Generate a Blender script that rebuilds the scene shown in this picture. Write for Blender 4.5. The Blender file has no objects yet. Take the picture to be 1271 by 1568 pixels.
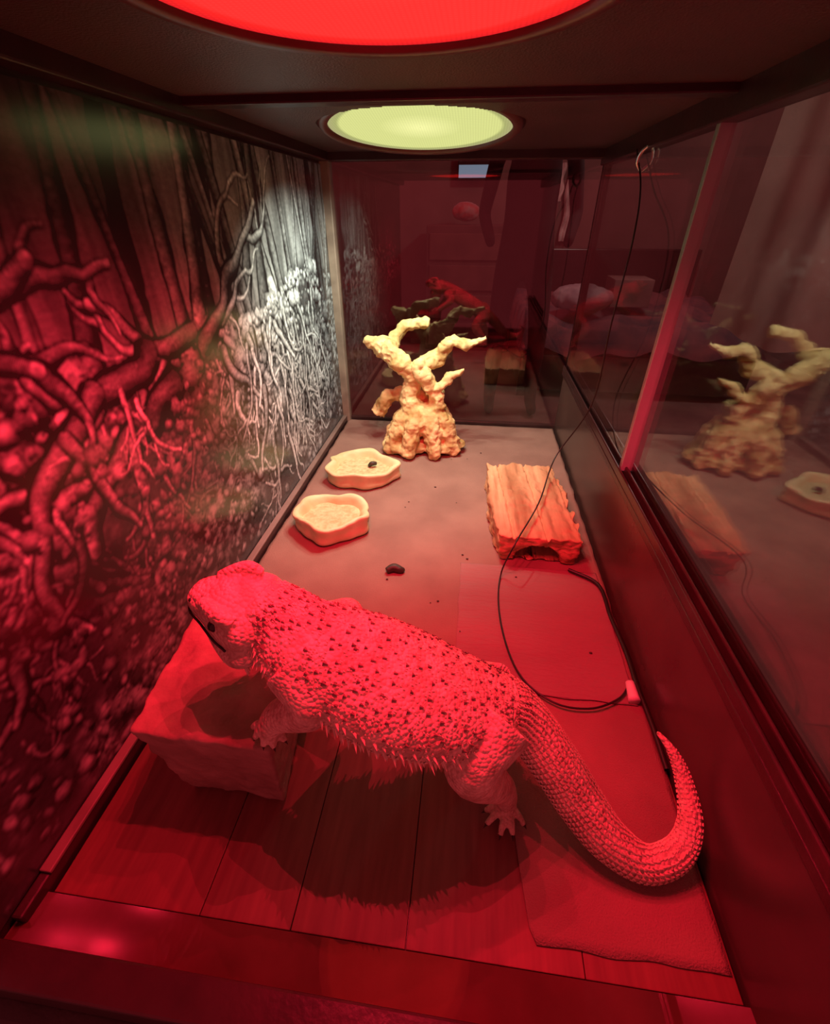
import bpy, bmesh, math, random
import numpy as np
from mathutils import Vector, Matrix, noise as mnoise
random.seed(7); np.random.seed(7)
H=0.39          # reference length: the glass tank is about 1.2 H high, 1.16 H wide, 2.3 H long
D=bpy.data; C=bpy.context
sc=C.scene
COL=sc.collection

# world-space joints / control points in metres
W={}
W['body']=[(-.1227,.19,.1833),(-.1073,.1854,.1755),(-.0891,.1777,.1658),(-.065,.1764,.1521),(-.0363,.1768,.1365),(-.0066,.1814,.1209),(.0204,.1889,.1073),(.042,.194,.0955),(.0595,.1896,.0819),(.0793,.1766,.0624),(.0967,.1636,.0429),(.1175,.1485,.0254),(.1423,.1401,.0167),(.1644,.1473,.0215),(.1735,.1617,.0351),(.1735,.1844,.0468),(.1667,.1986,.0585),(.1567,.208,.0663)]
W['foreleg']=[(-.0915,.1618,.1638),(-.0782,.1474,.1502),(-.1022,.1509,.1287),(-.111,.1482,.117)]
W['foretoes']=[(-.1245,.1509,.1109),(-.1202,.1444,.1104),(-.1134,.141,.1085),(-.1065,.141,.1085),(-.101,.1457,.1092)]
W['hindleg']=[(.0364,.1763,.1111),(.0184,.1535,.0916),(.0437,.1664,.039),(.0505,.1679,.0112)]
W['hindtoes']=[(.034,.163,.0094),(.035,.154,.0094),(.045,.148,.0094),(.054,.149,.0094),(.063,.157,.0094)]
W['wood_a']=[(-.075,.766,.058),(-.104,.787,.105),(-.098,.784,.148),(-.133,.774,.183),(-.152,.790,.195),(-.182,.777,.207)]
W['wood_b']=[(-.133,.776,.179),(-.132,.812,.207),(-.103,.825,.226),(-.073,.814,.230)]
W['wood_c']=[(-.088,.777,.047),(-.055,.781,.098),(-.071,.775,.140),(-.088,.776,.168),(-.054,.798,.179),(-.035,.790,.207),(-.007,.784,.203),(.024,.782,.215)]
W['wood_d']=[(-.076,.769,.125),(-.051,.776,.133),(-.030,.783,.152),(-.008,.786,.160)]
W['wood_e']=[(-.170,.809,.066),(-.141,.808,.101),(-.091,.802,.109),(-.049,.808,.105)]
W['cable']=[(.182,.72,.45),(.180,.66,.41),(.168,.600,.36),(.165,.599,.273),(.172,.630,.164),(.138,.635,.078),(.105,.529,.0615),(.069,.440,.058),(.055,.430,.012),(.052,.362,.0105),(.066,.294,.0105),(.095,.263,.0105),(.129,.259,.0105),(.159,.273,.0105),(.174,.292,.0105)]
W['cable2']=[(.141,.4526,.0117),(.172,.4286,.0117),(.175,.376,.0117),(.179,.327,.0117),(.179,.288,.0117),(.181,.249,.0117),(.181,.210,.0117)]
W['probe']=[(.173,.291,.012),(.172,.271,.012)]
W['poop']=[(-.088,.425,.0065),(-.0795,.43,.0085),(-.071,.429,.0065),(-.066,.431,.005)]

# ---------------- materials ----------------
def newmat(name):
    m=D.materials.new(name); m.use_nodes=True
    return m,m.node_tree.nodes,m.node_tree.links,m.node_tree.nodes['Principled BSDF']
def mat(name,c1,c2=None,scale=20,rough=.6,bump=0,bscale=None,spec=.5,detail=6,dist=.002,stretch=None,voronoi=False,metal=0):
    m,n,l,b=newmat(name)
    b.inputs['Roughness'].default_value=rough
    b.inputs['Specular IOR Level'].default_value=spec
    b.inputs['Metallic'].default_value=metal
    tc=n.new('ShaderNodeTexCoord'); mp=n.new('ShaderNodeMapping')
    l.new(tc.outputs['Object'],mp.inputs[0])
    if stretch: mp.inputs['Scale'].default_value=stretch
    if c2 is None: c2=tuple(x*.7 for x in c1)
    nz=n.new('ShaderNodeTexNoise'); nz.inputs['Scale'].default_value=scale; nz.inputs['Detail'].default_value=detail
    l.new(mp.outputs[0],nz.inputs['Vector'])
    r=n.new('ShaderNodeValToRGB'); r.color_ramp.elements[0].position=.35; r.color_ramp.elements[1].position=.65
    r.color_ramp.elements[0].color=(*c2,1); r.color_ramp.elements[1].color=(*c1,1)
    l.new(nz.outputs[0],r.inputs[0]); l.new(r.outputs[0],b.inputs['Base Color'])
    if bump:
        if voronoi:
            t=n.new('ShaderNodeTexVoronoi'); t.inputs['Scale'].default_value=bscale or scale*3
            l.new(mp.outputs[0],t.inputs['Vector'])
            inv=n.new('ShaderNodeMath'); inv.operation='SUBTRACT'; inv.inputs[0].default_value=1
            l.new(t.outputs[0],inv.inputs[1]); src=inv.outputs[0]
        else:
            t=n.new('ShaderNodeTexNoise'); t.inputs['Scale'].default_value=bscale or scale*3; t.inputs['Detail'].default_value=8
            l.new(mp.outputs[0],t.inputs['Vector']); src=t.outputs[0]
        bp=n.new('ShaderNodeBump'); bp.inputs['Strength'].default_value=bump; bp.inputs['Distance'].default_value=dist
        l.new(src,bp.inputs['Height']); l.new(bp.outputs[0],b.inputs['Normal'])
    return m
def emis(name,col,st):
    m,n,l,b=newmat(name)
    b.inputs['Base Color'].default_value=(*col,1)
    b.inputs['Emission Color'].default_value=(*col,1); b.inputs['Emission Strength'].default_value=st
    return m
def glass(name,tint,refl=1.0,rough=.02):
    # thin pane: Schlick reflectance, same from both sides
    m,n,l,b=newmat(name); n.remove(b); out=n['Material Output']
    t=n.new('ShaderNodeBsdfTransparent'); t.inputs[0].default_value=(*tint,1)
    g=n.new('ShaderNodeBsdfGlossy'); g.inputs['Roughness'].default_value=rough
    ge=n.new('ShaderNodeNewGeometry'); dt=n.new('ShaderNodeVectorMath'); dt.operation='DOT_PRODUCT'
    l.new(ge.outputs['Incoming'],dt.inputs[0]); l.new(ge.outputs['Normal'],dt.inputs[1])
    ab=n.new('ShaderNodeMath'); ab.operation='ABSOLUTE'; l.new(dt.outputs['Value'],ab.inputs[0])
    om=n.new('ShaderNodeMath'); om.operation='SUBTRACT'; om.inputs[0].default_value=1; l.new(ab.outputs[0],om.inputs[1])
    pw=n.new('ShaderNodeMath'); pw.operation='POWER'; pw.inputs[1].default_value=5; l.new(om.outputs[0],pw.inputs[0])
    ma=n.new('ShaderNodeMath'); ma.operation='MULTIPLY_ADD'; ma.inputs[1].default_value=.95*refl; ma.inputs[2].default_value=.045*refl; ma.use_clamp=True
    l.new(pw.outputs[0],ma.inputs[0])
    mx=n.new('ShaderNodeMixShader'); l.new(ma.outputs[0],mx.inputs[0])
    l.new(t.outputs[0],mx.inputs[1]); l.new(g.outputs[0],mx.inputs[2]); l.new(mx.outputs[0],out.inputs[0])
    return m

M_black=mat('black_plastic',(.045,.025,.025),(.03,.018,.018),30,.28,.1,200)
M_post=mat('corner_seal',(.3,.25,.2),(.2,.16,.13),30,.4)
M_lip=mat('dark_lip',(.09,.06,.05),(.055,.04,.035),8,.25)
M_screen=mat('screen_mesh',(.09,.04,.04),(.06,.028,.028),10,.4,.4,600)
M_skin=mat('dragon_skin',(.80,.66,.52),(.54,.40,.30),90,.55,.95,380,.3,voronoi=True,dist=.0017)
M_spike=mat('dragon_spine',(.24,.15,.12),(.15,.10,.08),60,.6)
M_fringe=mat('dragon_fringe',(.8,.66,.52),(.66,.52,.4),60,.6)
M_drift=mat('driftwood',(.80,.68,.34),(.42,.29,.10),28,.65,.6,120,.3,dist=.003)
M_bowl=mat('cream_resin',(.72,.78,.46),(.58,.6,.32),30,.5,.3,90,.4)
M_food=mat('food',(.62,.66,.38),(.42,.44,.22),140,.7,.5,200)
M_brick=mat('petrified_wood',(.72,.47,.26),(.36,.19,.09),34,.7,.8,80,.3,stretch=(1,.14,1),dist=.003)
M_carpet=mat('carpet',(.33,.22,.18),(.26,.17,.14),14,.95,.8,900,.1,dist=.001)
M_towel=mat('towel',(.34,.225,.21),(.28,.18,.17),14,.95,.9,260,.1,dist=.002,stretch=(.25,1,1))
M_rock=mat('rock',(.46,.30,.25),(.28,.18,.14),30,.85,.8,60,.2,dist=.004)
M_poop=mat('droppings',(.05,.03,.02),(.03,.02,.015),80,.5,.4)
M_wire=mat('wire',(.02,.012,.012),None,30,.4)
M_white=mat('white_plastic',(.8,.8,.78),(.7,.7,.68),30,.4)
M_eye=mat('eye',(.02,.012,.01),None,30,.1)
M_edge=mat('glass_edge',(.34,.5,.44),(.24,.36,.31),20,.4,.2,60,stretch=(1,1,.2))
M_lit_edge=mat('lit_edge_pale',(.26,.2,.18),(.18,.14,.12),20,.5)  # pale tone imitates light on the poster's bottom edge
M_grey=mat('grey_cloth',(.42,.38,.33),(.33,.29,.25),8,.9,.3,200)
M_dark=mat('dark_cloth',(.03,.015,.018),(.02,.01,.012),8,.9)
M_metal=mat('lamp_metal',(.14,.05,.05),(.1,.035,.03),20,.35)

# ---------------- mesh helpers ----------------
def obj(name,verts,faces,m=None,parent=None,smooth=False):
    me=D.meshes.new(name); me.from_pydata([tuple(v) for v in verts],[],faces); me.update()
    o=D.objects.new(name,me); COL.objects.link(o)
    if m: me.materials.append(m)
    if smooth:
        me.polygons.foreach_set('use_smooth',[True]*len(me.polygons))
    if parent: o.parent=parent
    return o
def empty(name,loc=(0,0,0)):
    o=D.objects.new(name,None); COL.objects.link(o); o.empty_display_size=.02; return o
def boxgeo(x0,x1,y0,y1,z0,z1):
    v=[(x0,y0,z0),(x1,y0,z0),(x1,y1,z0),(x0,y1,z0),(x0,y0,z1),(x1,y0,z1),(x1,y1,z1),(x0,y1,z1)]
    f=[(0,3,2,1),(4,5,6,7),(0,1,5,4),(1,2,6,5),(2,3,7,6),(3,0,4,7)]
    return v,f
def boxes(name,lst,m,parent=None,bev=0):
    V=[];F=[]
    for b in lst:
        v,f=boxgeo(*b); k=len(V); V+=v; F+=[tuple(i+k for i in q) for q in f]
    o=obj(name,V,F,m,parent)
    if bev:
        md=o.modifiers.new('b','BEVEL'); md.width=bev; md.segments=2
    return o
def cr(arr,n):
    a=np.array(arr,float); a=np.vstack([2*a[0]-a[1],a,2*a[-1]-a[-2]])
    out=[]; k=len(a)-3
    for i in range(n):
        t=i/(n-1)*k; j=min(int(t),k-1); t-=j
        p0,p1,p2,p3=a[j:j+4]
        out.append(.5*((2*p1)+(-p0+p2)*t+(2*p0-5*p1+4*p2-p3)*t*t+(-p0+3*p1-3*p2+p3)*t**3))
    return np.array(out)
def tubegeo(pts,rad,n=None,seg=12,sq=None):
    a=np.hstack([np.array(pts,float),np.array(rad,float)[:,None]])
    n=n or len(pts)*6
    a=cr(a,n); a[:,3]=np.maximum(a[:,3],min(rad)*.5)
    T=np.gradient(a[:,:3],axis=0); T/=np.linalg.norm(T,axis=1)[:,None]+1e-9
    up=Vector((0,0,1)) if abs(T[0][2])<.8 else Vector((0,1,0))
    N=(up-Vector(T[0])*up.dot(Vector(T[0]))).normalized()
    V=[];F=[]
    for i in range(n):
        t=Vector(T[i]); N=(N-t*N.dot(t)).normalized(); B=t.cross(N)
        c=Vector(a[i,:3]); r=a[i,3]
        for j in range(seg):
            th=2*math.pi*j/seg
            V.append(c+B*r*math.cos(th)+N*r*math.sin(th))
    for i in range(n-1):
        for j in range(seg):
            F.append((i*seg+j,i*seg+(j+1)%seg,(i+1)*seg+(j+1)%seg,(i+1)*seg+j))
    F.append(tuple(range(seg))[::-1]); F.append(tuple((n-1)*seg+j for j in range(seg)))
    return V,F
def sphgeo(c,r,seg=16,rings=10,basis=None):
    V=[];F=[]
    r=(r,r,r) if not hasattr(r,'__len__') else r
    for i in range(rings+1):
        ph=math.pi*i/rings
        for j in range(seg):
            th=2*math.pi*j/seg
            v=Vector((r[0]*math.sin(ph)*math.cos(th),r[1]*math.sin(ph)*math.sin(th),r[2]*math.cos(ph)))
            if basis: v=basis@v
            V.append(Vector(c)+v)
    for i in range(rings):
        for j in range(seg):
            F.append((i*seg+j,(i+1)*seg+j,(i+1)*seg+(j+1)%seg,i*seg+(j+1)%seg))
    return V,F
class Geo:
    def __init__(s): s.V=[];s.F=[]
    def add(s,vf):
        k=len(s.V); s.V+=list(vf[0]); s.F+=[tuple(i+k for i in q) for q in vf[1]]; return s
def organic(name,g,m,voxel,parent=None,disp=None,smooth=2):
    o=obj(name,g.V,g.F,m,parent)
    bm=bmesh.new(); bm.from_mesh(o.data); bmesh.ops.remove_doubles(bm,verts=bm.verts,dist=1e-6); bmesh.ops.recalc_face_normals(bm,faces=bm.faces); bm.to_mesh(o.data); bm.free()
    r=o.modifiers.new('r','REMESH'); r.mode='VOXEL'; r.voxel_size=voxel; r.use_smooth_shade=True
    if smooth:
        s=o.modifiers.new('s','SMOOTH'); s.iterations=smooth; s.factor=.5
    if disp:
        for (typ,sz,st) in disp:
            t=D.textures.new(name+typ,typ); t.noise_scale=sz
            d=o.modifiers.new('d','DISPLACE'); d.texture=t; d.strength=st; d.mid_level=.5; d.texture_coords='LOCAL'
    return o

# ---------------- terrarium ----------------
XL,XR,Y0,Y1,ZT=-.2675,.186,.062,.925,.468
ter=empty('terrarium')
boxes('base_panel',[(XL-.006,XR+.016,Y0-.02,Y1+.006,-.012,-.001)],M_black,ter)
def woodmat():
    m,n,l,b=newmat('laminate')
    tc=n.new('ShaderNodeTexCoord'); mp=n.new('ShaderNodeMapping'); mp.inputs['Scale'].default_value=(6,.6,1)
    l.new(tc.outputs['Object'],mp.inputs[0])
    nz=n.new('ShaderNodeTexNoise'); nz.inputs['Scale'].default_value=30; nz.inputs['Detail'].default_value=8
    l.new(mp.outputs[0],nz.inputs['Vector'])
    r=n.new('ShaderNodeValToRGB'); r.color_ramp.elements[0].position=.3; r.color_ramp.elements[1].position=.75
    r.color_ramp.elements[0].color=(.17,.06,.05,1); r.color_ramp.elements[1].color=(.25,.095,.075,1)
    l.new(nz.outputs[0],r.inputs[0]); l.new(r.outputs[0],b.inputs['Base Color']); b.inputs['Roughness'].default_value=.5
    return m
M_wood=woodmat()
boards=[]
x=XL+.010
for w_ in [.105,.062,.075,.11,.09]:
    boards.append((x,min(x+w_-.0006,XR-.001),.080,.26,0,.004)); x+=w_
boxes('laminate_boards',boards,M_wood,ter,.0004)
boxes('frame',[
 (XL,XL+.008,Y0,Y1,0,.016),
 (XL-.006,XR+.016,Y1-.004,Y1+.006,0,.012),
 (XR+.002,XR+.014,Y1-.008,Y1+.006,.13,ZT),
 (XL-.006,XL+.014,Y0-.02,Y1+.006,ZT-.012,ZT+.012),
 (XR-.002,XR+.016,Y0-.02,Y1+.006,ZT-.02,ZT+.012),
 (XL-.006,XR+.016,Y1-.014,Y1+.006,ZT-.012,ZT+.012),
 (XL,XR,1.22*H,1.22*H+.018,ZT-.006,ZT+.010),
 (XL-.006,XR+.016,Y0-.03,Y0-.01,-.01,.022),
 ],M_black,ter,.0015)
boxes('corner_post',[(XL-.004,XL+.014,Y1-.016,Y1+.006,0,ZT)],M_post,ter,.002)
boxes('lit_edge_strip',[(XL+.0005,XL+.009,Y0+.024,Y1-.02,.016,.019)],M_lit_edge,ter,.0008)  # strip added on the left rail, its colour imitating a lit edge
sz=Geo(); sz.add(([(XL,.046,.0094),(XR,.046,.0094),(XR,.079,.0066),(XL,.079,.0066),(XL,.046,0),(XR,.046,0),(XR,.079,0),(XL,.079,0)],
 [(0,1,2,3),(4,7,6,5),(0,4,5,1),(1,5,6,2),(2,6,7,3),(3,7,4,0)]))
M_sill=mat('sill',(.12,.05,.042),None,20,.0,spec=.5); M_sill.node_tree.nodes['Principled BSDF'].inputs['IOR'].default_value=1.5
obj('front_sill',sz.V,sz.F,M_sill,ter)
boxes('right_lip',[(XR,XR+.012,Y0-.02,Y1,0,.118)],M_lip,ter,.001)
boxes('sliding_rail',[(XR-.004,XR+.018,Y0-.02,Y1,.118,.126),(XR-.004,XR-.001,Y0-.02,Y1,.126,.136),(XR+.0055,XR+.0085,Y0-.02,Y1,.126,.136),(XR+.015,XR+.018,Y0-.02,Y1,.126,.138)],M_black,ter,.0012)
M_gl=glass('side_glass',(.93,.92,.9),1.6)
M_gb=glass('rear_glass',(.85,.79,.77),2.0)
boxes('sliding_glass_front',[(XR+.0105,XR+.0135,Y0-.02,1.31*H,.128,ZT-.01)],M_gl,ter)
boxes('sliding_glass_rear',[(XR+.001,XR+.004,1.29*H,Y1-.008,.128,ZT-.01)],M_gl,ter)
boxes('glass_door_edge',[(XR+.001,XR+.014,1.285*H,1.285*H+.008,.13,ZT-.015)],M_edge,ter,.0008)
g=Geo().add(tubegeo([(XR+.001,.685,.452),(XR-.005,.692,.446),(XR-.006,.698,.436),(XR+.001,.702,.428)],[.0022]*4,16,8)); obj('door_latch',g.V,g.F,mat('chrome',(.7,.65,.65),None,5,.15,metal=1),ter,True)
boxes('rear_pane',[(XL+.012,XR+.002,Y1-.003,Y1,.012,ZT-.012)],M_gb,ter)
boxes('left_panel',[(XL-.006,XL-.002,Y0-.02,Y1,0,ZT)],M_black,ter)
LR=(-.13*H,.262,.107); LW=(-.185*H,1.65*H,.102)
V=[];F=[]; s_=.004; nx=int((XR-XL)/s_)+1; ny=int((Y1-Y0+.02)/s_)
for j in range(ny+1):
    for i in range(nx+1): V.append((XL+i*s_,Y0-.02+j*s_,ZT))
for j in range(ny):
    for i in range(nx):
        cx=XL+(i+.5)*s_; cy=Y0-.02+(j+.5)*s_
        if math.hypot(cx-LR[0],cy-LR[1])<LR[2]+.004 or math.hypot(cx-LW[0],cy-LW[1])<LW[2]+.004: continue
        F.append((j*(nx+1)+i,j*(nx+1)+i+1,(j+1)*(nx+1)+i+1,(j+1)*(nx+1)+i))
obj('screen_top',V,F,M_screen,ter)

# ---------------- lamps ----------------
def lathe(name,prof,loc,m,parent,rot=None,seg=64):
    V=[];F=[]
    for (r,z) in prof:
        for j in range(seg):
            th=2*math.pi*j/seg; v=Vector((r*math.cos(th),r*math.sin(th),z))
            if rot: v=rot@v
            V.append(v+Vector(loc))
    for i in range(len(prof)-1):
        for j in range(seg): F.append((i*seg+j,i*seg+(j+1)%seg,(i+1)*seg+(j+1)%seg,(i+1)*seg+j))
    return obj(name,V,F,m,parent,True)
def radial_emis(name,c_in,c_mid,c_out,R,loc,st):
    m,n,l,b=newmat(name); n.remove(b); out=n['Material Output']
    g=n.new('ShaderNodeNewGeometry'); vs=n.new('ShaderNodeVectorMath'); vs.operation='DISTANCE'
    l.new(g.outputs['Position'],vs.inputs[0]); vs.inputs[1].default_value=loc
    mr=n.new('ShaderNodeMath'); mr.operation='DIVIDE'; mr.inputs[1].default_value=R; l.new(vs.outputs['Value'],mr.inputs[0])
    r=n.new('ShaderNodeValToRGB'); e=r.color_ramp.elements
    e[0].color=(*c_in,1); e[1].color=(*c_out,1); x=e.new(.45); x.color=(*c_mid,1); x=e.new(.86); x.color=(*c_mid,1); x=e.new(.9); x.color=tuple(q*.6 for q in c_mid)+(1,)
    l.new(mr.outputs[0],r.inputs[0])
    wv=[]
    for ax in('X','Y'):
        w=n.new('ShaderNodeTexWave'); w.bands_direction=ax; w.inputs['Scale'].default_value=110; l.new(g.outputs['Position'],w.inputs['Vector']); wv.append(w)
    mn=n.new('ShaderNodeMath'); mn.operation='MINIMUM'; l.new(wv[0].outputs['Fac'],mn.inputs[0]); l.new(wv[1].outputs['Fac'],mn.inputs[1])
    ma=n.new('ShaderNodeMath'); ma.operation='MULTIPLY_ADD'; ma.inputs[1].default_value=st*.2; ma.inputs[2].default_value=st*.9; l.new(mn.outputs[0],ma.inputs[0])
    em=n.new('ShaderNodeEmission'); l.new(ma.outputs[0],em.inputs[1]); l.new(r.outputs[0],em.inputs[0]); l.new(em.outputs[0],out.inputs[0])
    return m
def lamp(name,L,z,mface,tilt,col,watt,cone,blend,lz,aim=(0,0)):
    e=empty(name); rot=Matrix.Rotation(tilt,3,'X'); R=L[2]; c=Vector((L[0],L[1],z))
    lathe('dome',[(R+.004,.002),(R*.98,.03),(R*.8,.075),(R*.45,.11),(.03,.12),(.028,.16),(.001,.162)],c,M_metal,e,rot)
    lathe('rim',[(R-.001,.002),(R-.001,-.003),(R+.006,-.004),(R+.012,.001),(R+.006,.006)],c,M_metal,e,rot)
    lathe('diffuser_face',[(.0005,0),(R*.3,0),(R*.6,0),(R,0)],c,mface,e,rot)
    for k in range(6):
        ld=D.lights.new(name+'_bulb','SPOT'); ld.energy=watt/6; ld.color=col; ld.spot_size=math.radians(cone); ld.spot_blend=blend; ld.shadow_soft_size=0
        lo=D.objects.new('bulb_%d'%(k+1),ld); COL.objects.link(lo); lo.parent=e
        th=2*math.pi*k/6; lo.location=(c.x+R*.6*math.cos(th),c.y+R*.6*math.sin(th),z-lz)
        lo.rotation_euler=(math.radians(aim[0]),math.radians(aim[1]),0)
    return e
cR=(LR[0],LR[1],ZT+.002); cW=(LW[0],LW[1],ZT-.003)
lamp('red_heat_lamp',LR,cR[2],radial_emis('red_face',(2.2,.05,.04),(2.0,.04,.035),(.8,.015,.02),LR[2],cR,1.0),0,(1,.016,.05),13.5,144,.6,.012)
lamp('basking_lamp',LW,cW[2],radial_emis('basking_face',(1,1,.42),(.74,.77,.28),(.45,.42,.2),LW[2],cW,1.0),-math.radians(6),(1,.95,.74),8.5,122,.55,.022,(20,15))

# ---------------- background poster ----------------
GW,GH=1000,500
def vnoise(nx,ny,seed):
    r=np.random.RandomState(seed).rand(ny+2,nx+2)
    y=np.linspace(0,ny,GH); x=np.linspace(0,nx,GW)
    yi=y.astype(int); xi=x.astype(int); fy=(y-yi)[:,None]; fx=(x-xi)[None,:]
    fy=fy*fy*(3-2*fy); fx=fx*fx*(3-2*fx)
    a=r[yi][:,xi]; b=r[yi][:,xi+1]; c=r[yi+1][:,xi]; d=r[yi+1][:,xi+1]
    return a*(1-fx)*(1-fy)+b*fx*(1-fy)+c*(1-fx)*fy+d*fx*fy
def fbm(nx,ny,seed,o=5):
    s=0;a=.5
    for k in range(o): s=s+a*vnoise(min(nx*2**k,GW),min(ny*2**k,GH),seed+k); a*=.55
    return s
zz=np.linspace(0,1,GH)[:,None]*np.ones((1,GW)); yy=np.linspace(0,1,GW)[None,:]*np.ones((GH,1))
rub=fbm(60,34,1,4); low=fbm(7,5,9,4)
img=.04+.42*np.clip((rub-.5)*3.4,0,1)*np.clip(low*2.2-.7,0,1)
bark=fbm(160,160,40,3); coarse=fbm(28,20,140,3)
hill=lambda y: .60+.10*math.sin(y*7+.4)+.05*math.sin(y*17)+.17*math.exp(-((y-.66)/.15)**2)
hl=np.array([hill(i/GW) for i in range(GW)])[None,:]
forest=.07+.34*np.clip(fbm(70,3,22,4)-.3,0,1)*np.clip(low*2-.2,0,1)+.35*np.clip(fbm(14,2,66,3)-.45,0,1)
top=np.clip((zz-hl)*30,0,1)
img=img*(1-top)+forest*top
rnd=random.Random(3)
def stroke(pts,rad,bright,edge=.8):
    n=max(int(sum(math.dist(pts[i],pts[i+1]) for i in range(len(pts)-1))/1.5),8)
    a=cr(np.hstack([np.array(pts,float),np.array(rad,float)[:,None]]),n)
    T=np.gradient(a[:,:2],axis=0); T/=np.linalg.norm(T,axis=1)[:,None]+1e-9
    ph=rnd.uniform(0,6)
    for i in range(n):
        x,y,r=a[i]; r=max(r*(1+.12*math.sin(i*.09+ph)),.8); R=int(r*1.35)+2
        x0,x1=max(int(x)-R,0),min(int(x)+R,GW); y0,y1=max(int(y)-R,0),min(int(y)+R,GH)
        if x0>=x1 or y0>=y1: continue
        gx=np.arange(x0,x1)[None,:]-x; gy=np.arange(y0,y1)[:,None]-y
        d=np.hypot(gx,gy)*(1+.7*(coarse[y0:y1,x0:x1]-.45)); q=(gx*-T[i,1]+gy*T[i,0])/r
        if q.size==0: continue
        if T[i,0]<0: q=-q
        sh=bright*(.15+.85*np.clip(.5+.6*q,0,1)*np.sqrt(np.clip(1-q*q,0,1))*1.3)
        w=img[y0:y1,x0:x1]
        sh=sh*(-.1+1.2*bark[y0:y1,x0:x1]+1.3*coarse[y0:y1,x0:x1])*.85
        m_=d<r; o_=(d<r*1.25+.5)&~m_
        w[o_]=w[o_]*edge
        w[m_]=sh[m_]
def pebble(x,y,r,br,asp=1.0,rot=0):
    R=int(r*1.5)+2
    x0,x1=max(int(x)-R,0),min(int(x)+R,GW); y0,y1=max(int(y)-R,0),min(int(y)+R,GH)
    if x0>=x1 or y0>=y1: return
    gx=np.arange(x0,x1)[None,:]-x; gy=np.arange(y0,y1)[:,None]-y
    u=(gx*math.cos(rot)+gy*math.sin(rot))/r; v=(-gx*math.sin(rot)+gy*math.cos(rot))/(r*asp)
    d=np.hypot(u,v)+ (bark[y0:y1,x0:x1]-.45)*1.4+(coarse[y0:y1,x0:x1]-.45)*1.2
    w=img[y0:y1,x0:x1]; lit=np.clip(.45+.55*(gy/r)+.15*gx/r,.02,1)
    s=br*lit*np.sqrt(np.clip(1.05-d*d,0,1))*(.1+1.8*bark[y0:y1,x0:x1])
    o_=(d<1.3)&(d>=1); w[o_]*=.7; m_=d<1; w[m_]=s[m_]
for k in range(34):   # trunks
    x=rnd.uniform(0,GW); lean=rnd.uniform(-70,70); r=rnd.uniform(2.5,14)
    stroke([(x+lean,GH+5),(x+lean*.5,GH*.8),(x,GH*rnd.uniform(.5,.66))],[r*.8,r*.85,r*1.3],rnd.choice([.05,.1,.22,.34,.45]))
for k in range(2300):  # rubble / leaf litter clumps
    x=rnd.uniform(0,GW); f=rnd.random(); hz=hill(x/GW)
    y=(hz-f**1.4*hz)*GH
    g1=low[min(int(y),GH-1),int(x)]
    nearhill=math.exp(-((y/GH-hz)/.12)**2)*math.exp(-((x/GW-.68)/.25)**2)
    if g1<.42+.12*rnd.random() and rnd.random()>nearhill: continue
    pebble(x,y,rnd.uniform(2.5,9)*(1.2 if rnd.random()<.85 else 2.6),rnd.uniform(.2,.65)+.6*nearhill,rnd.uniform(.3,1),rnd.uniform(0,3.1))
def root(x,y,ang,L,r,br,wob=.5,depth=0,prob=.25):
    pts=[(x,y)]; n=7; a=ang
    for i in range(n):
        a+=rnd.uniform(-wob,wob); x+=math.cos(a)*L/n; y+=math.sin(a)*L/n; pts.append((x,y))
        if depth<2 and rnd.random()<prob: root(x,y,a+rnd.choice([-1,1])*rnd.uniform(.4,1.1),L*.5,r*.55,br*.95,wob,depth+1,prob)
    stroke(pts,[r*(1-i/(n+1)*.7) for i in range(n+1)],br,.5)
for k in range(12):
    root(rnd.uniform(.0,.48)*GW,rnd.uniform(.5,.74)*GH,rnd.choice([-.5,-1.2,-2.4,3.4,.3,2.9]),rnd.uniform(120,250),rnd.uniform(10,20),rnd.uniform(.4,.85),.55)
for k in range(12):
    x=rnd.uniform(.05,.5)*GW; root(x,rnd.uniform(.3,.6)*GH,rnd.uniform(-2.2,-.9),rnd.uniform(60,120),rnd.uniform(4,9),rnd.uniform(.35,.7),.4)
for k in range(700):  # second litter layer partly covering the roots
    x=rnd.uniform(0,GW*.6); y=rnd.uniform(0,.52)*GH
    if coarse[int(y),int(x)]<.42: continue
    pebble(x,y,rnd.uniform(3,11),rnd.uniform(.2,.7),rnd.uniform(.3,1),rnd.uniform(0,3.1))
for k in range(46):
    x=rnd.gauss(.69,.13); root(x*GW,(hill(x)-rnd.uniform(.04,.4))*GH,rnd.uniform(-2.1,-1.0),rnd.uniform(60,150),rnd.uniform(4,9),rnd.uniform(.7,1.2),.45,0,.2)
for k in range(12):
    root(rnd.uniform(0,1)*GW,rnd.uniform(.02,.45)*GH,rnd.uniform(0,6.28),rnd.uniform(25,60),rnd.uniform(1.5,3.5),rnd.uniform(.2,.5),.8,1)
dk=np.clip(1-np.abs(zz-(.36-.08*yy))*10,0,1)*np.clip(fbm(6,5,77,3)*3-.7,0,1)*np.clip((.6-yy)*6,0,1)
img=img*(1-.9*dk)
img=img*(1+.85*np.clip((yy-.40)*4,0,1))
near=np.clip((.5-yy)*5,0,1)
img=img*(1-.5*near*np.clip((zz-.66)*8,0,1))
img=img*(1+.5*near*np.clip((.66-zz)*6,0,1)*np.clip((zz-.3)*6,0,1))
for _ in range(2):      # soft print
    img=(img+np.roll(img,1,0)+np.roll(img,-1,0)+np.roll(img,1,1)+np.roll(img,-1,1))/5
img=img*(.75+.55*bark)
img=np.clip(img,0.015,.9)
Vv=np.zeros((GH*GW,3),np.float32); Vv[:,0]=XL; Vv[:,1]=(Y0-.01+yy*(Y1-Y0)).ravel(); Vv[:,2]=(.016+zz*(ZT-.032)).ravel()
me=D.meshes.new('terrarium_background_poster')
idx=np.arange(GH*GW).reshape(GH,GW)
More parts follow.
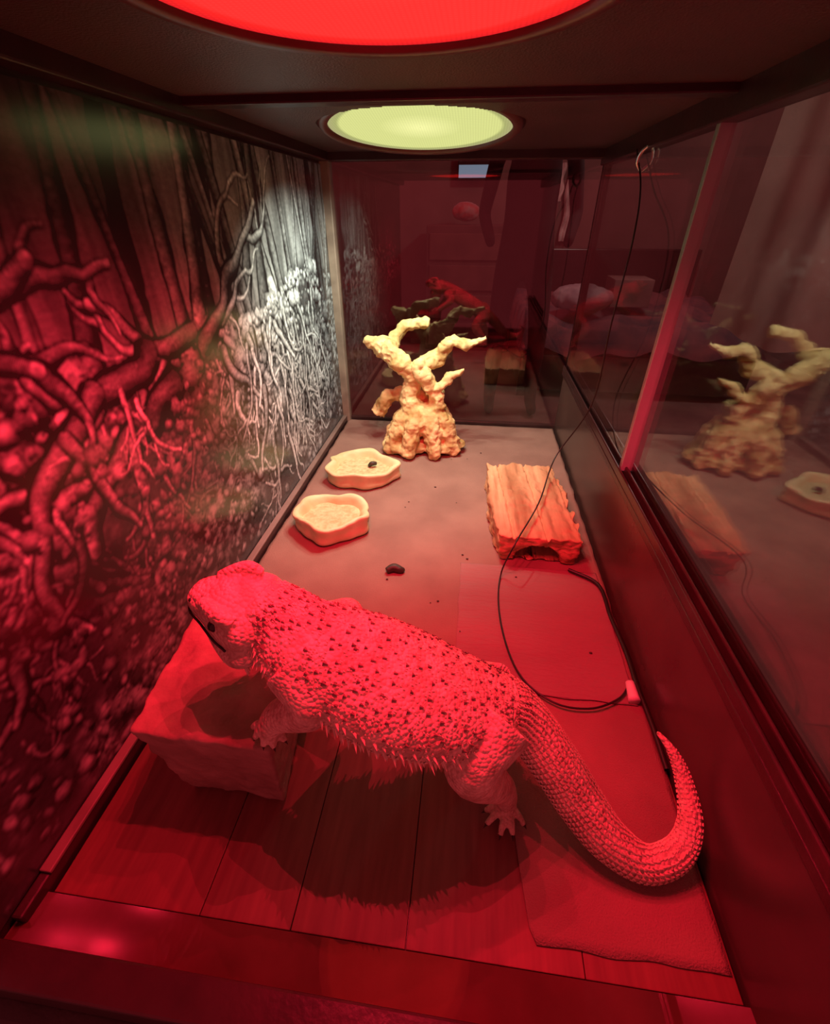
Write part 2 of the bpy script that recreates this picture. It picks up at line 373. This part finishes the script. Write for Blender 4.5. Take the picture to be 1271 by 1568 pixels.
q=np.stack([idx[:-1,:-1],idx[:-1,1:],idx[1:,1:],idx[1:,:-1]],-1).reshape(-1,4).astype(np.int32)
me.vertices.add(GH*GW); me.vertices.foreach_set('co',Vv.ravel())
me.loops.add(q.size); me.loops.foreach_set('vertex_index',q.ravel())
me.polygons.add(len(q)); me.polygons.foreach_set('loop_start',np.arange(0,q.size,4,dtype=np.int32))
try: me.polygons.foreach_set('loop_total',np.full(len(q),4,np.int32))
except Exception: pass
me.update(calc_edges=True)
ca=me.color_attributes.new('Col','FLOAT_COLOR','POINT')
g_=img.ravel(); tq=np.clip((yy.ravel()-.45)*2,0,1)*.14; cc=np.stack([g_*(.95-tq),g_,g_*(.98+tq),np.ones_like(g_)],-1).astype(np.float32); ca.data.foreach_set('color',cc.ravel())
po=D.objects.new('terrarium_background_poster',me); COL.objects.link(po)
m,n,l,b=newmat('poster_print'); at=n.new('ShaderNodeAttribute'); at.attribute_name='Col'
l.new(at.outputs['Color'],b.inputs['Base Color']); b.inputs['Roughness'].default_value=.19; b.inputs['Specular IOR Level'].default_value=.6
me.materials.append(m)

# ---------------- carpet ----------------
def sheet(name,x0,x1,y0f,y1,z,m,amp,fr,nx=110,ny=130,rag=0.002):
    V=[];F=[]
    for j in range(ny+1):
        for i in range(nx+1):
            x=x0+(x1-x0)*i/nx; y0=y0f(x); y=y0+(y1-y0)*j/ny
            if i in(0,nx): x+=rag*mnoise.noise(Vector((y*40,i,0)))
            if j in(0,ny): y+=rag*mnoise.noise(Vector((x*40,j,3)))
            V.append((x,y,z+amp*(.5+.5*mnoise.noise(Vector((x*fr[0],y*fr[1],z*50))))))
    for j in range(ny):
        for i in range(nx): F.append((j*(nx+1)+i,j*(nx+1)+i+1,(j+1)*(nx+1)+i+1,(j+1)*(nx+1)+i))
    o=obj(name,V,F,m,None,True); s=o.modifiers.new('s','SOLIDIFY'); s.thickness=.0006; s.offset=-1; return o
def cy0(x):
    t=min(1,max(0,(x-.045)/.02)); t=t*t*(3-2*t); return .235*(1-t)+.092*t
sheet('reptile_carpet',XL+.010,XR-.004,cy0,Y1-.008,.0048,M_carpet,.001,(10,10))
sheet('paper_towel',.005,XR-.010,lambda x:.27,.455,.0062,M_towel,.0020,(8,60))

# ---------------- rocks ----------------
def rocky(name,x0,x1,y0,y1,z0,z1,m,taper=.0,amp=.006,cave=False,n=34,ridge=None,bev=.12,skew=0):
    bm=bmesh.new(); bmesh.ops.create_cube(bm,size=2)
    bmesh.ops.subdivide_edges(bm,edges=bm.edges[:],cuts=n,use_grid_fill=True)
    cx,cy,cz=(x0+x1)/2,(y0+y1)/2,(z0+z1)/2
    for v in bm.verts:
        p=v.co.copy()
        pp=Vector((max(-1+bev,min(1-bev,p.x)),max(-1+bev,min(1-bev,p.y)),max(-1+bev,min(1-bev,p.z))))
        d=p-pp
        if d.length>0: p=pp+d.normalized()*min(d.length,bev)
        tp=1-taper*(1-(p.z+1)/2)
        w=Vector((cx+p.x*(x1-x0)/2*tp+skew*p.y,cy+p.y*(y1-y0)/2*tp,cz+p.z*(z1-z0)/2))
        nn=mnoise.fractal(w*60,1,2,5)*amp+mnoise.noise(w*14)*amp*1.2
        side=Vector((v.co.x,v.co.y,v.co.z*.5))
        w+=side.normalized()*nn
        if ridge and v.co.z>-.6: w.z+=ridge(w)*(.2+.8*max(0,v.co.z))
        if cave and v.co.y<-.98:
            ax=v.co.x/.62; az=(v.co.z+1)/1.35
            if ax*ax+az*az<1: w.y+=.05*math.sqrt(1-ax*ax-az*az)
        w.z=max(w.z,z0); v.co=w
    me=D.meshes.new(name); bm.to_mesh(me); bm.free(); me.materials.append(m)
    me.polygons.foreach_set('use_smooth',[True]*len(me.polygons))
    o=D.objects.new(name,me); COL.objects.link(o); return o
def rl(w): return .0016*math.sin(w.x*120+w.y*90+3*mnoise.noise(w*30))
rocky('rock_hide',-.214,-.118,.142,.255,.0065,.103,M_rock,.2,.0018,False,bev=.05,ridge=rl,n=44,skew=-.006)
def rdg(w):
    x=w.x-(w.y-.46)*(-.08)
    return .0028*abs(math.sin(x*150))-.0014+.002*mnoise.noise(Vector((w.x*120,w.y*7,0)))-(.0045 if abs(math.sin(x*75+1))<.13 else 0)
rocky('petrified_wood_hide',.042,.148,.462,.66,.0065,.05,M_brick,.05,.0045,True,n=60,ridge=rdg,bev=.07,skew=-.008)

# ---------------- bowls ----------------
def bowl(name,cx,cy,rx,ry,h,seed):
    e=empty(name); seg=72
    def R(th): return 1+.06*math.sin(5*th+seed)+.05*math.sin(3*th+seed*2)+.03*math.sin(9*th+seed)
    prof=[(.001,0),(.88,0),(.98,.15),(.9,.5),(.98,.85),(.97,1.0),(.88,1.02),(.78,.9),(.72,.55),(.6,.35),(.3,.3),(.001,.3)]
    V=[];F=[]
    for (r,z) in prof:
        for j in range(seg):
            th=2*math.pi*j/seg; k=R(th)*(1+.05*mnoise.noise(Vector((math.cos(th)*4,math.sin(th)*4,z*3+seed))))
            V.append((cx+rx*r*k*math.cos(th),cy+ry*r*k*math.sin(th),.0062+h*z*(1+.08*math.sin(4*th+seed)*(z>.4))))
    for i in range(len(prof)-1):
        for j in range(seg): F.append((i*seg+j,i*seg+(j+1)%seg,(i+1)*seg+(j+1)%seg,(i+1)*seg+j))
    o=obj('bowl_body',V,F,M_bowl,e,True); s=o.modifiers.new('s','SUBSURF'); s.levels=s.render_levels=1
    V=[]
    for j in range(40):
        th=2*math.pi*j/40; V.append((cx+rx*.74*R(th)*math.cos(th),cy+ry*.74*R(th)*math.sin(th),.0062+h*.62))
    obj('contents',V,[tuple(range(40))],M_food,e)
    return e
b1=bowl('food_bowl',-.172,.665,.062,.052,.028,1.0)
b2=bowl('water_bowl',-.182,.515,.056,.048,.03,3.2)
ck=Geo(); ck.add(tubegeo([(-.160,.67,.026),(-.155,.668,.031),(-.148,.672,.030)],[.003,.004,.003],10,8))
obj('dried_insect',ck.V,ck.F,M_poop,b1,True)

# ---------------- droppings ----------------
g=Geo(); g.add(tubegeo([(p[0],p[1],p[2]+.003) for p in W['poop']],[.004,.0055,.005,.003],16,10))
organic('droppings',g,M_poop,.001)
g=Geo()
for k in range(18):
    x=random.uniform(-.1,.15); y=random.uniform(.3,.85)
    if .02<x<.17 and .44<y<.69: continue
    r=random.uniform(.0006,.0014); g.add(sphgeo((x,y,.0060+r*.3+ (.002 if (x>0 and y<.46) else 0)),(r*1.4,r,r*.6),8,5))
obj('substrate_crumbs',g.V,g.F,M_poop,None,True)

# ---------------- driftwood ----------------
g=Geo()
g.add(tubegeo(W['wood_a'],[.024,.019,.015,.016,.018,.004]))
g.add(tubegeo(W['wood_b'],[.012,.009,.010,.008]))
g.add(tubegeo(W['wood_c'],[.022,.015,.013,.012,.013,.010,.008,.004]))
g.add(tubegeo(W['wood_d'],[.009,.008,.006,.005]))
g.add(tubegeo(W['wood_e'],[.016,.013,.013,.011]))
bx,by=-.078,.79
for (dx,dy,r) in [(-.055,-.025,.015),(-.022,-.045,.014),(.022,-.04,.015),(.055,-.02,.016),(-.06,.02,.015),(.045,.03,.015),(0,.04,.016)]:
    g.add(tubegeo([(bx,by,.085),(bx+dx*.6,by+dy*.6,.07),(bx+dx,by+dy,.026),(bx+dx*1.2,by+dy*1.2,.010)],[.019,.018,r,.010]))
g.add(sphgeo((bx,by+.01,.055),(.04,.026,.045)))
g.add(sphgeo((bx+.03,by-.005,.020),(.05,.038,.014)))
g.add(sphgeo((bx-.03,by-.01,.020),(.05,.038,.014)))
organic('driftwood_branch',g,M_drift,.002,None,[('CLOUDS',.014,.012),('CLOUDS',.05,.010)],1)

# ---------------- cables ----------------
def curve(name,pts,r,m,parent=None):
    cu=D.curves.new(name,'CURVE'); cu.dimensions='3D'; cu.bevel_depth=r; cu.bevel_resolution=3
    a=cr(pts,len(pts)*8); sp=cu.splines.new('POLY'); sp.points.add(len(a)-1)
    for i,p in enumerate(a): sp.points[i].co=(*p,1)
    cu.materials.append(m); o=D.objects.new(name,cu); COL.objects.link(o)
    if parent: o.parent=parent
    return o
th=empty('thermometer_probe'); curve('probe_wire',W['cable'],.0010,M_wire,th)
g=Geo().add(tubegeo(W['probe'],[.004,.0055],8,12)); obj('probe_tip',g.V,g.F,M_white,th,True)
curve('heater_cable',W['cable2'],.0022,M_wire)

# ---------------- bearded dragon ----------------
dr=empty('bearded_dragon')
wh=[(.050,.045),(.060,.05),(.080,.056),(.102,.062),(.116,.064),(.110,.060),(.084,.053),(.058,.048),(.046,.043),(.045,.04),(.043,.037),(.036,.034),(.028,.028),(.024,.023),(.019,.019),(.014,.014),(.009,.009),(.004,.004)]
body=np.array([list(p)+[w*H,hh*H] for p,(w,hh) in zip(W['body'],wh)])
NB=260
BA=cr(body,NB); BT=np.gradient(BA[:,:3],axis=0); BT/=np.linalg.norm(BT,axis=1)[:,None]
def bframe(i):
    t=Vector(BT[i]); b=t.cross(Vector((0,0,1))).normalized(); n_=b.cross(t); return t,b,n_
def bpt(i,th,k=1.0):
    t,b,n_=bframe(i); c=math.cos(th); s=math.sin(th)
    w=BA[i,3]; hh=BA[i,4]
    if s<0: hh*=.8
    cc_=math.copysign(abs(c)**.85,c); ss=math.copysign(abs(s)**.95,s)
    p=Vector(BA[i,:3])+b*w*cc_*k+n_*hh*ss*k
    nr=(b*c/ max(w,1e-5)+n_*s/max(hh,1e-5)).normalized()
    return p,nr,t
g=Geo(); seg=40; V=[];F=[]
for i in range(NB):
    for j in range(seg): V.append(bpt(i,2*math.pi*j/seg)[0])
for i in range(NB-1):
    for j in range(seg): F.append((i*seg+j,i*seg+(j+1)%seg,(i+1)*seg+(j+1)%seg,(i+1)*seg+j))
F.append(tuple(range(seg))[::-1]); F.append(tuple((NB-1)*seg+j for j in range(seg)))
g.add((V,F))
hf=Vector((-1,.06,.30)).normalized(); hs=Vector((0,0,1)).cross(hf).normalized()*-1
hu=hs.cross(hf); hu=hu if hu.z>0 else -hu
roll=Matrix.Rotation(math.radians(-10),3,hf); hu=roll@hu; hs=roll@hs
if hs.y>0: hs=-hs
L=.124*H; HO=Vector((-.300*H,.476*H,.456*H))
def hp(x,y,z): return HO+hf*(x*L)+hs*(y*L)+hu*(z*L)
secs=[(-.35,.36,.27,-.36),(-.1,.46,.30,-.46),(.1,.56,.32,-.46),(.28,.54,.35,-.42),(.45,.46,.36,-.36),(.6,.38,.32,-.31),(.75,.30,.25,-.27),(.88,.24,.18,-.23),(.97,.17,.11,-.19),(1.02,.08,.03,-.12)]
sa=cr(secs,40); V=[];F=[]; seg=32
for (x,w,tz,bz) in sa:
    for j in range(seg):
        a=2*math.pi*j/seg; c,s=math.cos(a),math.sin(a)
        z=(tz if s>0 else -bz)*math.copysign(abs(s)**.75,s)
        V.append(hp(x,w*math.copysign(abs(c)**.8,c),z))
for i in range(39):
    for j in range(seg): F.append((i*seg+j,i*seg+(j+1)%seg,(i+1)*seg+(j+1)%seg,(i+1)*seg+j))
F.append(tuple(range(seg))[::-1]); F.append(tuple(39*seg+j for j in range(seg))); g.add((V,F))
for sd in(-1,1):
    g.add(tubegeo([hp(.25,sd*.38,.29),hp(.42,sd*.38,.35),hp(.6,sd*.29,.30),hp(.75,sd*.2,.23)],[.09*L,.1*L,.08*L,.05*L]))
    g.add(tubegeo([hp(-.1,sd*.44,-.14),hp(.1,sd*.52,-.22),hp(.35,sd*.44,-.26),hp(.65,sd*.28,-.22)],[.12*L,.15*L,.11*L,.06*L]))
g.add(sphgeo(hp(.14,.06,-.56),(.40*L,.40*L,.38*L)))
def leg(pts,rad): g.add(tubegeo(pts,[r*H for r in rad],None,16))
def toes(palm,tips,r0):
    claws=[]
    for tp in tips:
        a=Vector(palm); b=Vector(tp); mid=a.lerp(b,.55)+Vector((0,0,.004))
        g.add(tubegeo([a,mid,b],[r0*1.1,r0,r0*.75],12,10))
        d=(b-mid).normalized(); claws.append((b,(d+Vector((0,0,-.35))).normalized()))
    return claws
cl=[]
leg(W['foreleg'],[.048,.036,.027,.022]); cl+=toes(W['foreleg'][-1],W['foretoes'],.0028)
leg(W['hindleg'],[.058,.048,.027,.019]); cl+=toes(W['hindleg'][-1],W['hindtoes'],.0029)
S=lambda *p:[tuple(c*H for c in q) for q in p]
ff=S((-.23,.51,.40),(-.20,.585,.36),(-.27,.60,.31),(-.30,.605,.298)); leg(ff,[.042,.03,.022,.019])
cl+=toes(ff[-1],S((-.35,.59,.285),(-.36,.61,.285),(-.35,.635,.285),(-.32,.65,.285),(-.31,.65,.285)),.0026)
hh_=S((.09,.54,.235),(.03,.61,.16),(.11,.63,.06),(.10,.65,.03)); leg(hh_,[.052,.04,.024,.018])
cl+=toes(hh_[-1],S((.04,.66,.03),(.05,.69,.03),(.07,.71,.03),(.10,.72,.03),(.13,.69,.03)),.0028)
organic('body_skin',g,M_skin,.0012,dr,None,3)
def cone(G,p,d,ln,r,k=5):
    d=Vector(d).normalized(); a=d.orthogonal().normalized(); b=d.cross(a); n0=len(G.V)
    for j in range(k):
        t=2*math.pi*j/k; G.V.append(p-d*ln*.2+a*r*math.cos(t)+b*r*math.sin(t))
    G.V.append(p+d*ln)
    for j in range(k): G.F.append((n0+j,n0+(j+1)%k,n0+k))
gs=Geo(); gf=Geo()
nbody=int(NB*7.2/17)
i=6.0; row=0
while i<nbody:
    i+=2.8; row+=1
    for j in range(12):
        a=.25+(math.pi-.5)*(j+.5*(row%2))/11.5+random.uniform(-.06,.06)
        if random.random()<.22: continue
        p,nr,t=bpt(min(NB-1,int(i+random.uniform(-1,1))),a); cone(gs,p,nr*.6+t*1.3,random.uniform(.0016,.0030),random.uniform(.0011,.0019))
for k in range(2200):
    i=random.randint(4,nbody); a=random.uniform(-.5,math.pi+.5)
    p,nr,t=bpt(i,a); cone(gf,p,nr*.5+t,random.uniform(.0008,.0016),.0010)
for row,(aa,ln) in enumerate([(-.12,.0062),(-.3,.005),(.1,.004)]):
    for sd in(0,1):
        i=6.0
        while i<nbody+4:
            a=aa if sd==0 else math.pi-aa
            p,nr,t=bpt(int(i),a+random.uniform(-.05,.05)); cone(gf,p,nr+t*.5+Vector((0,0,-.05)),ln*random.uniform(.6,1.2),.0013); i+=random.uniform(1.6,3.2)
i=nbody-6
while i<NB-14:
    w=BA[int(i),3]; cnt=max(5,int(2*math.pi*w/.0036))
    for j in range(cnt):
        a=2*math.pi*(j+.5*(int(i)%2))/cnt
        p,nr,t=bpt(int(i),a); cone(gf,p,nr*.35+t,.0020*min(1,w/.012)+.0006,.0013*min(1,w/.012)+.0003)
    i+=2
for k in range(26):
    f=k/25; a=-math.pi*f
    for rr,xo in((.0,-.02),(.16,.16),(.3,.32)):
        p=hp(xo+.1*math.sin(math.pi*f),.56*math.cos(a)*(1-rr*.5),-.28+.58*math.sin(a)); cone(gf,p,(p-hp(.3,0,-.1)).normalized()-hf*.4,.0055,.0013)
for k in range(17):
    f=k/16*2-1; p=hp(-.12-.06*(1-f*f),.44*f,.28*(1-.6*f*f)); cone(gf,p,hu*.8-hf*.9+hs*f*.6,.0045,.0012)
for sd in(-1,1):
    for k in range(9):
        p=hp(-.3+.07*k,sd*(.48+.05*math.sin(k)),.0-.015*k); cone(gf,p,hs*sd-hf*.8,.0045,.0012)
obj('back_spines',gs.V,gs.F,M_spike,dr); obj('fringe_spines',gf.V,gf.F,M_fringe,dr)
gc=Geo()
for (p,d) in cl: cone(gc,p,d,.004,.0013,8)
obj('claws',gc.V,gc.F,M_poop,dr)
ge=Geo()
for sd in(-1,1): ge.add(sphgeo(hp(.47,sd*.395,.12),.08*L,16,10))
obj('eyes',ge.V,ge.F,M_eye,dr,True)
gm=Geo()
for sd in(-1,1): gm.add(tubegeo([hp(1.01,sd*.03,-.05),hp(.9,sd*.24,-.045),hp(.7,sd*.35,-.05),hp(.45,sd*.49,-.07),hp(.25,sd*.56,-.11)],[.016*L]*5,24,6)); 
for sd in(-1,1): gm.add(sphgeo(hp(.91,sd*.175,.1),.028*L,8,6))
obj('mouth_line',gm.V,gm.F,M_eye,dr,True)

# ---------------- room ----------------
M_wall=mat('room_wall',(.26,.17,.16),(.2,.13,.12),3,.8)
M_rfl=mat('room_floor',(.24,.18,.16),(.16,.12,.11),5,.7)
obj('floor',[(-2.5,-1,-.75),(2.8,-1,-.75),(2.8,5,-.75),(-2.5,5,-.75)],[(0,1,2,3)],M_rfl)
obj('wall_back',[(-2.5,5,-.75),(2.8,5,-.75),(2.8,5,1.7),(-2.5,5,1.7)],[(0,1,2,3)],M_wall)
obj('wall_right',[(2.8,-1,-.75),(2.8,5,-.75),(2.8,5,1.7),(2.8,-1,1.7)],[(0,1,2,3)],M_wall)
obj('wall_left',[(-2.5,-1,-.75),(-2.5,5,-.75),(-2.5,5,1.7),(-2.5,-1,1.7)],[(0,3,2,1)],M_wall)
st=empty('terrarium_stand')
boxes('cabinet',[(XL-.03,XR+.04,.02,Y1+.03,-.70,-.0125)],M_black,st,.004)
boxes('feet',[(XL-.02,XL+.03,.03,.08,-.75,-.70),(XR-.02,XR+.03,.03,.08,-.75,-.70),(XL-.02,XL+.03,Y1-.04,Y1+.02,-.75,-.70),(XR-.02,XR+.03,Y1-.04,Y1+.02,-.75,-.70)],M_black,st)
bed=empty('bed')
boxes('bed_frame',[(.35,1.9,3.3,4.8,-.7,-.45),(.35,.42,3.3,3.37,-.75,-.7),(1.83,1.9,3.3,3.37,-.75,-.7),(.35,.42,4.73,4.8,-.75,-.7),(1.83,1.9,4.73,4.8,-.75,-.7),(.3,1.95,4.8,4.86,-.75,.1)],M_black,bed,.01)
V=[];F=[]
for j in range(31):
    for i in range(41):
        V.append((.33+1.6*i/40,3.27+1.5*j/30,-.25+.08*mnoise.noise(Vector((i*.15,j*.2,0)))-(.18 if i in(0,40) or j==0 else 0)))
for j in range(30):
    for i in range(40): F.append((j*41+i,j*41+i+1,(j+1)*41+i+1,(j+1)*41+i))
obj('blanket',V,F,mat('blanket',(.3,.15,.17),(.10,.09,.12),6,.9),bed,True)
pil=Geo().add(sphgeo((.75,3.6,-.13),(.22,.14,.09),24,14)); o=organic('pillow',pil,mat('pillow_cloth',(.5,.55,.58),(.25,.25,.3),8,.9),.012,bed,[('CLOUDS',.1,.04)])
boxes('cardboard_box',[(.98,1.25,3.7,3.95,-.20,-.02)],mat('cardboard',(.3,.24,.22),None,5,.8),None,.004)
tv=empty('television'); boxes('tv_casing',[(-.22,.06,4.9,4.94,.6,.78)],M_black,tv,.004)
boxes('tv_screen',[(-.21,.05,4.897,4.9,.62,.71)],emis('tv_glow',(.2,.35,.5),.8),tv)
boxes('tv_bracket',[(-.12,-.04,4.94,4.999,.6,.7)],M_black,tv)
ds=empty('dresser'); boxes('dresser_body',[(-.45,.35,4.55,4.88,-.75,.28)],mat('dresser_wood',(.16,.08,.075),None,6,.5),ds,.006)
boxes('drawers',[(-.42,.32,4.53,4.55,-.7+.24*k,-.5+.24*k) for k in range(4)],mat('drawer_wood',(.2,.1,.09),None,6,.5),ds,.004)
cg=Geo().add(sphgeo((-.12,4.7,.375),(.12,.09,.07),20,12)); organic('folded_clothes',cg,mat('red_cloth',(.6,.12,.12),(.5,.45,.45),12,.9),.008,None,[('CLOUDS',.08,.03)])
hang=Geo(); 
for k,(x,w,z0,z1) in enumerate([(.62,.16,.45,.72),(.78,.10,.15,.75)]):
    V=[];F=[]
    for j in range(13):
        for i in range(13):
            V.append((x-w/2+w*i/12+.01*math.sin(j),4.93+.02*math.sin(i*1.6+j*.3),z1-(z1-z0)*j/12))
    for j in range(12):
        for i in range(12): F.append((j*13+i,j*13+i+1,(j+1)*13+i+1,(j+1)*13+i))
    hang.add((V,F))
obj('hanging_shirts',hang.V,hang.F,mat('shirt_cloth',(.9,.88,.85),(.5,.4,.4),10,.9),None,True)
pe=empty('standing_person')
def skinfig(name,verts,edges,rad,m,parent,rootv=0):
    me=D.meshes.new(name); me.from_pydata(verts,edges,[]); o=D.objects.new(name,me); COL.objects.link(o); o.parent=parent
    me.materials.append(m)
    sk=o.modifiers.new('sk','SKIN'); sk.use_smooth_shade=True
    for i,r in enumerate(rad): me.skin_vertices[0].data[i].radius=(r,r*.8); 
    me.skin_vertices[0].data[rootv].use_root=True
    s=o.modifiers.new('s','SUBSURF'); s.levels=s.render_levels=2
    return o
px,py,pz=.27,3.0,-.75
pv=[(0,0,.92),(0,0,1.1),(0,.0,1.3),(0,0,1.45),(0,0,1.53),(0,-.01,1.62),(0,0,1.72),
 (-.1,0,.86),(-.12,-.02,.48),(-.13,.0,.08),(-.13,-.14,.04),(.1,0,.86),(.13,-.02,.48),(.14,.0,.08),(.15,-.14,.04),
 (-.19,0,1.4),(-.25,.02,1.12),(-.2,-.14,.98),(.19,0,1.4),(.25,.02,1.12),(.2,-.14,.98)]
pv=[(x+px,y+py,z+pz) for x,y,z in pv]
pe_=[(0,1),(1,2),(2,3),(3,4),(4,5),(5,6),(0,7),(7,8),(8,9),(9,10),(0,11),(11,12),(12,13),(13,14),(3,15),(15,16),(16,17),(3,18),(18,19),(19,20)]
skinfig('clothed_body',pv,pe_,[.15,.14,.16,.09,.055,.085,.07,.10,.075,.05,.04,.10,.075,.05,.04,.06,.045,.035,.06,.045,.035],M_dark,pe)
V=[];F=[]
for j in range(41):
    for i in range(61):
        s=i/60; z=1.25-1.13*j/40
        x=.665+.5*s; y=1.45-.75*s
        k=.03*math.sin(s*20+.3*math.sin(z*3))+.012*math.sin(s*47)
        V.append((x+k*.8,y+k*.6,z-.03*math.sin(s*9)*(j/40)))
for j in range(40):
    for i in range(60): F.append((j*61+i,j*61+i+1,(j+1)*61+i+1,(j+1)*61+i))
cu_=empty('curtain'); obj('curtain_cloth',V,F,M_grey,cu_,True)
g=Geo().add(tubegeo([(.605,1.53,1.26),(1.205,.63,1.26)],[.012,.012],8,12)); obj('curtain_rod',g.V,g.F,M_black,cu_)

# ---------------- lights / world / camera ----------------
w=D.worlds.new('world'); sc.world=w; w.use_nodes=True
w.node_tree.nodes['Background'].inputs[0].default_value=(1,.10,.13,1); w.node_tree.nodes['Background'].inputs[1].default_value=.42
def pl(name,loc,e,col,r=.1):
    ld=D.lights.new(name,'POINT'); ld.energy=e; ld.color=col; ld.shadow_soft_size=r
    o=D.objects.new(name,ld); COL.objects.link(o); o.location=loc
pl('room_fill',(1.1,3.0,1.5),24,(1,.82,.75))  # unseen fill added to brighten the room behind the glass
ld=D.lights.new('curtain_fill','SPOT'); ld.energy=11; ld.color=(1,.93,.8); ld.spot_size=math.radians(55); ld.spot_blend=.7; ld.shadow_soft_size=.06  # unseen spot added only to brighten the curtain
o=D.objects.new('curtain_fill',ld); COL.objects.link(o); o.location=(.45,.35,1.25)
o.rotation_euler=(Vector((.84,1.12,.75))-o.location).to_track_quat('-Z','Y').to_euler()
cam=D.cameras.new('camera'); co=D.objects.new('camera',cam); COL.objects.link(co)
co.location=(0,0,H); p=math.radians(33.9); a=math.radians(6.9)
co.rotation_euler=(math.radians(90)-p,0,a)
cam.sensor_fit='VERTICAL'; cam.sensor_height=36; cam.lens=15.82; cam.clip_start=.005; cam.clip_end=50
sc.camera=co
sc.view_settings.view_transform='Standard'; sc.view_settings.look='None'; sc.view_settings.exposure=0
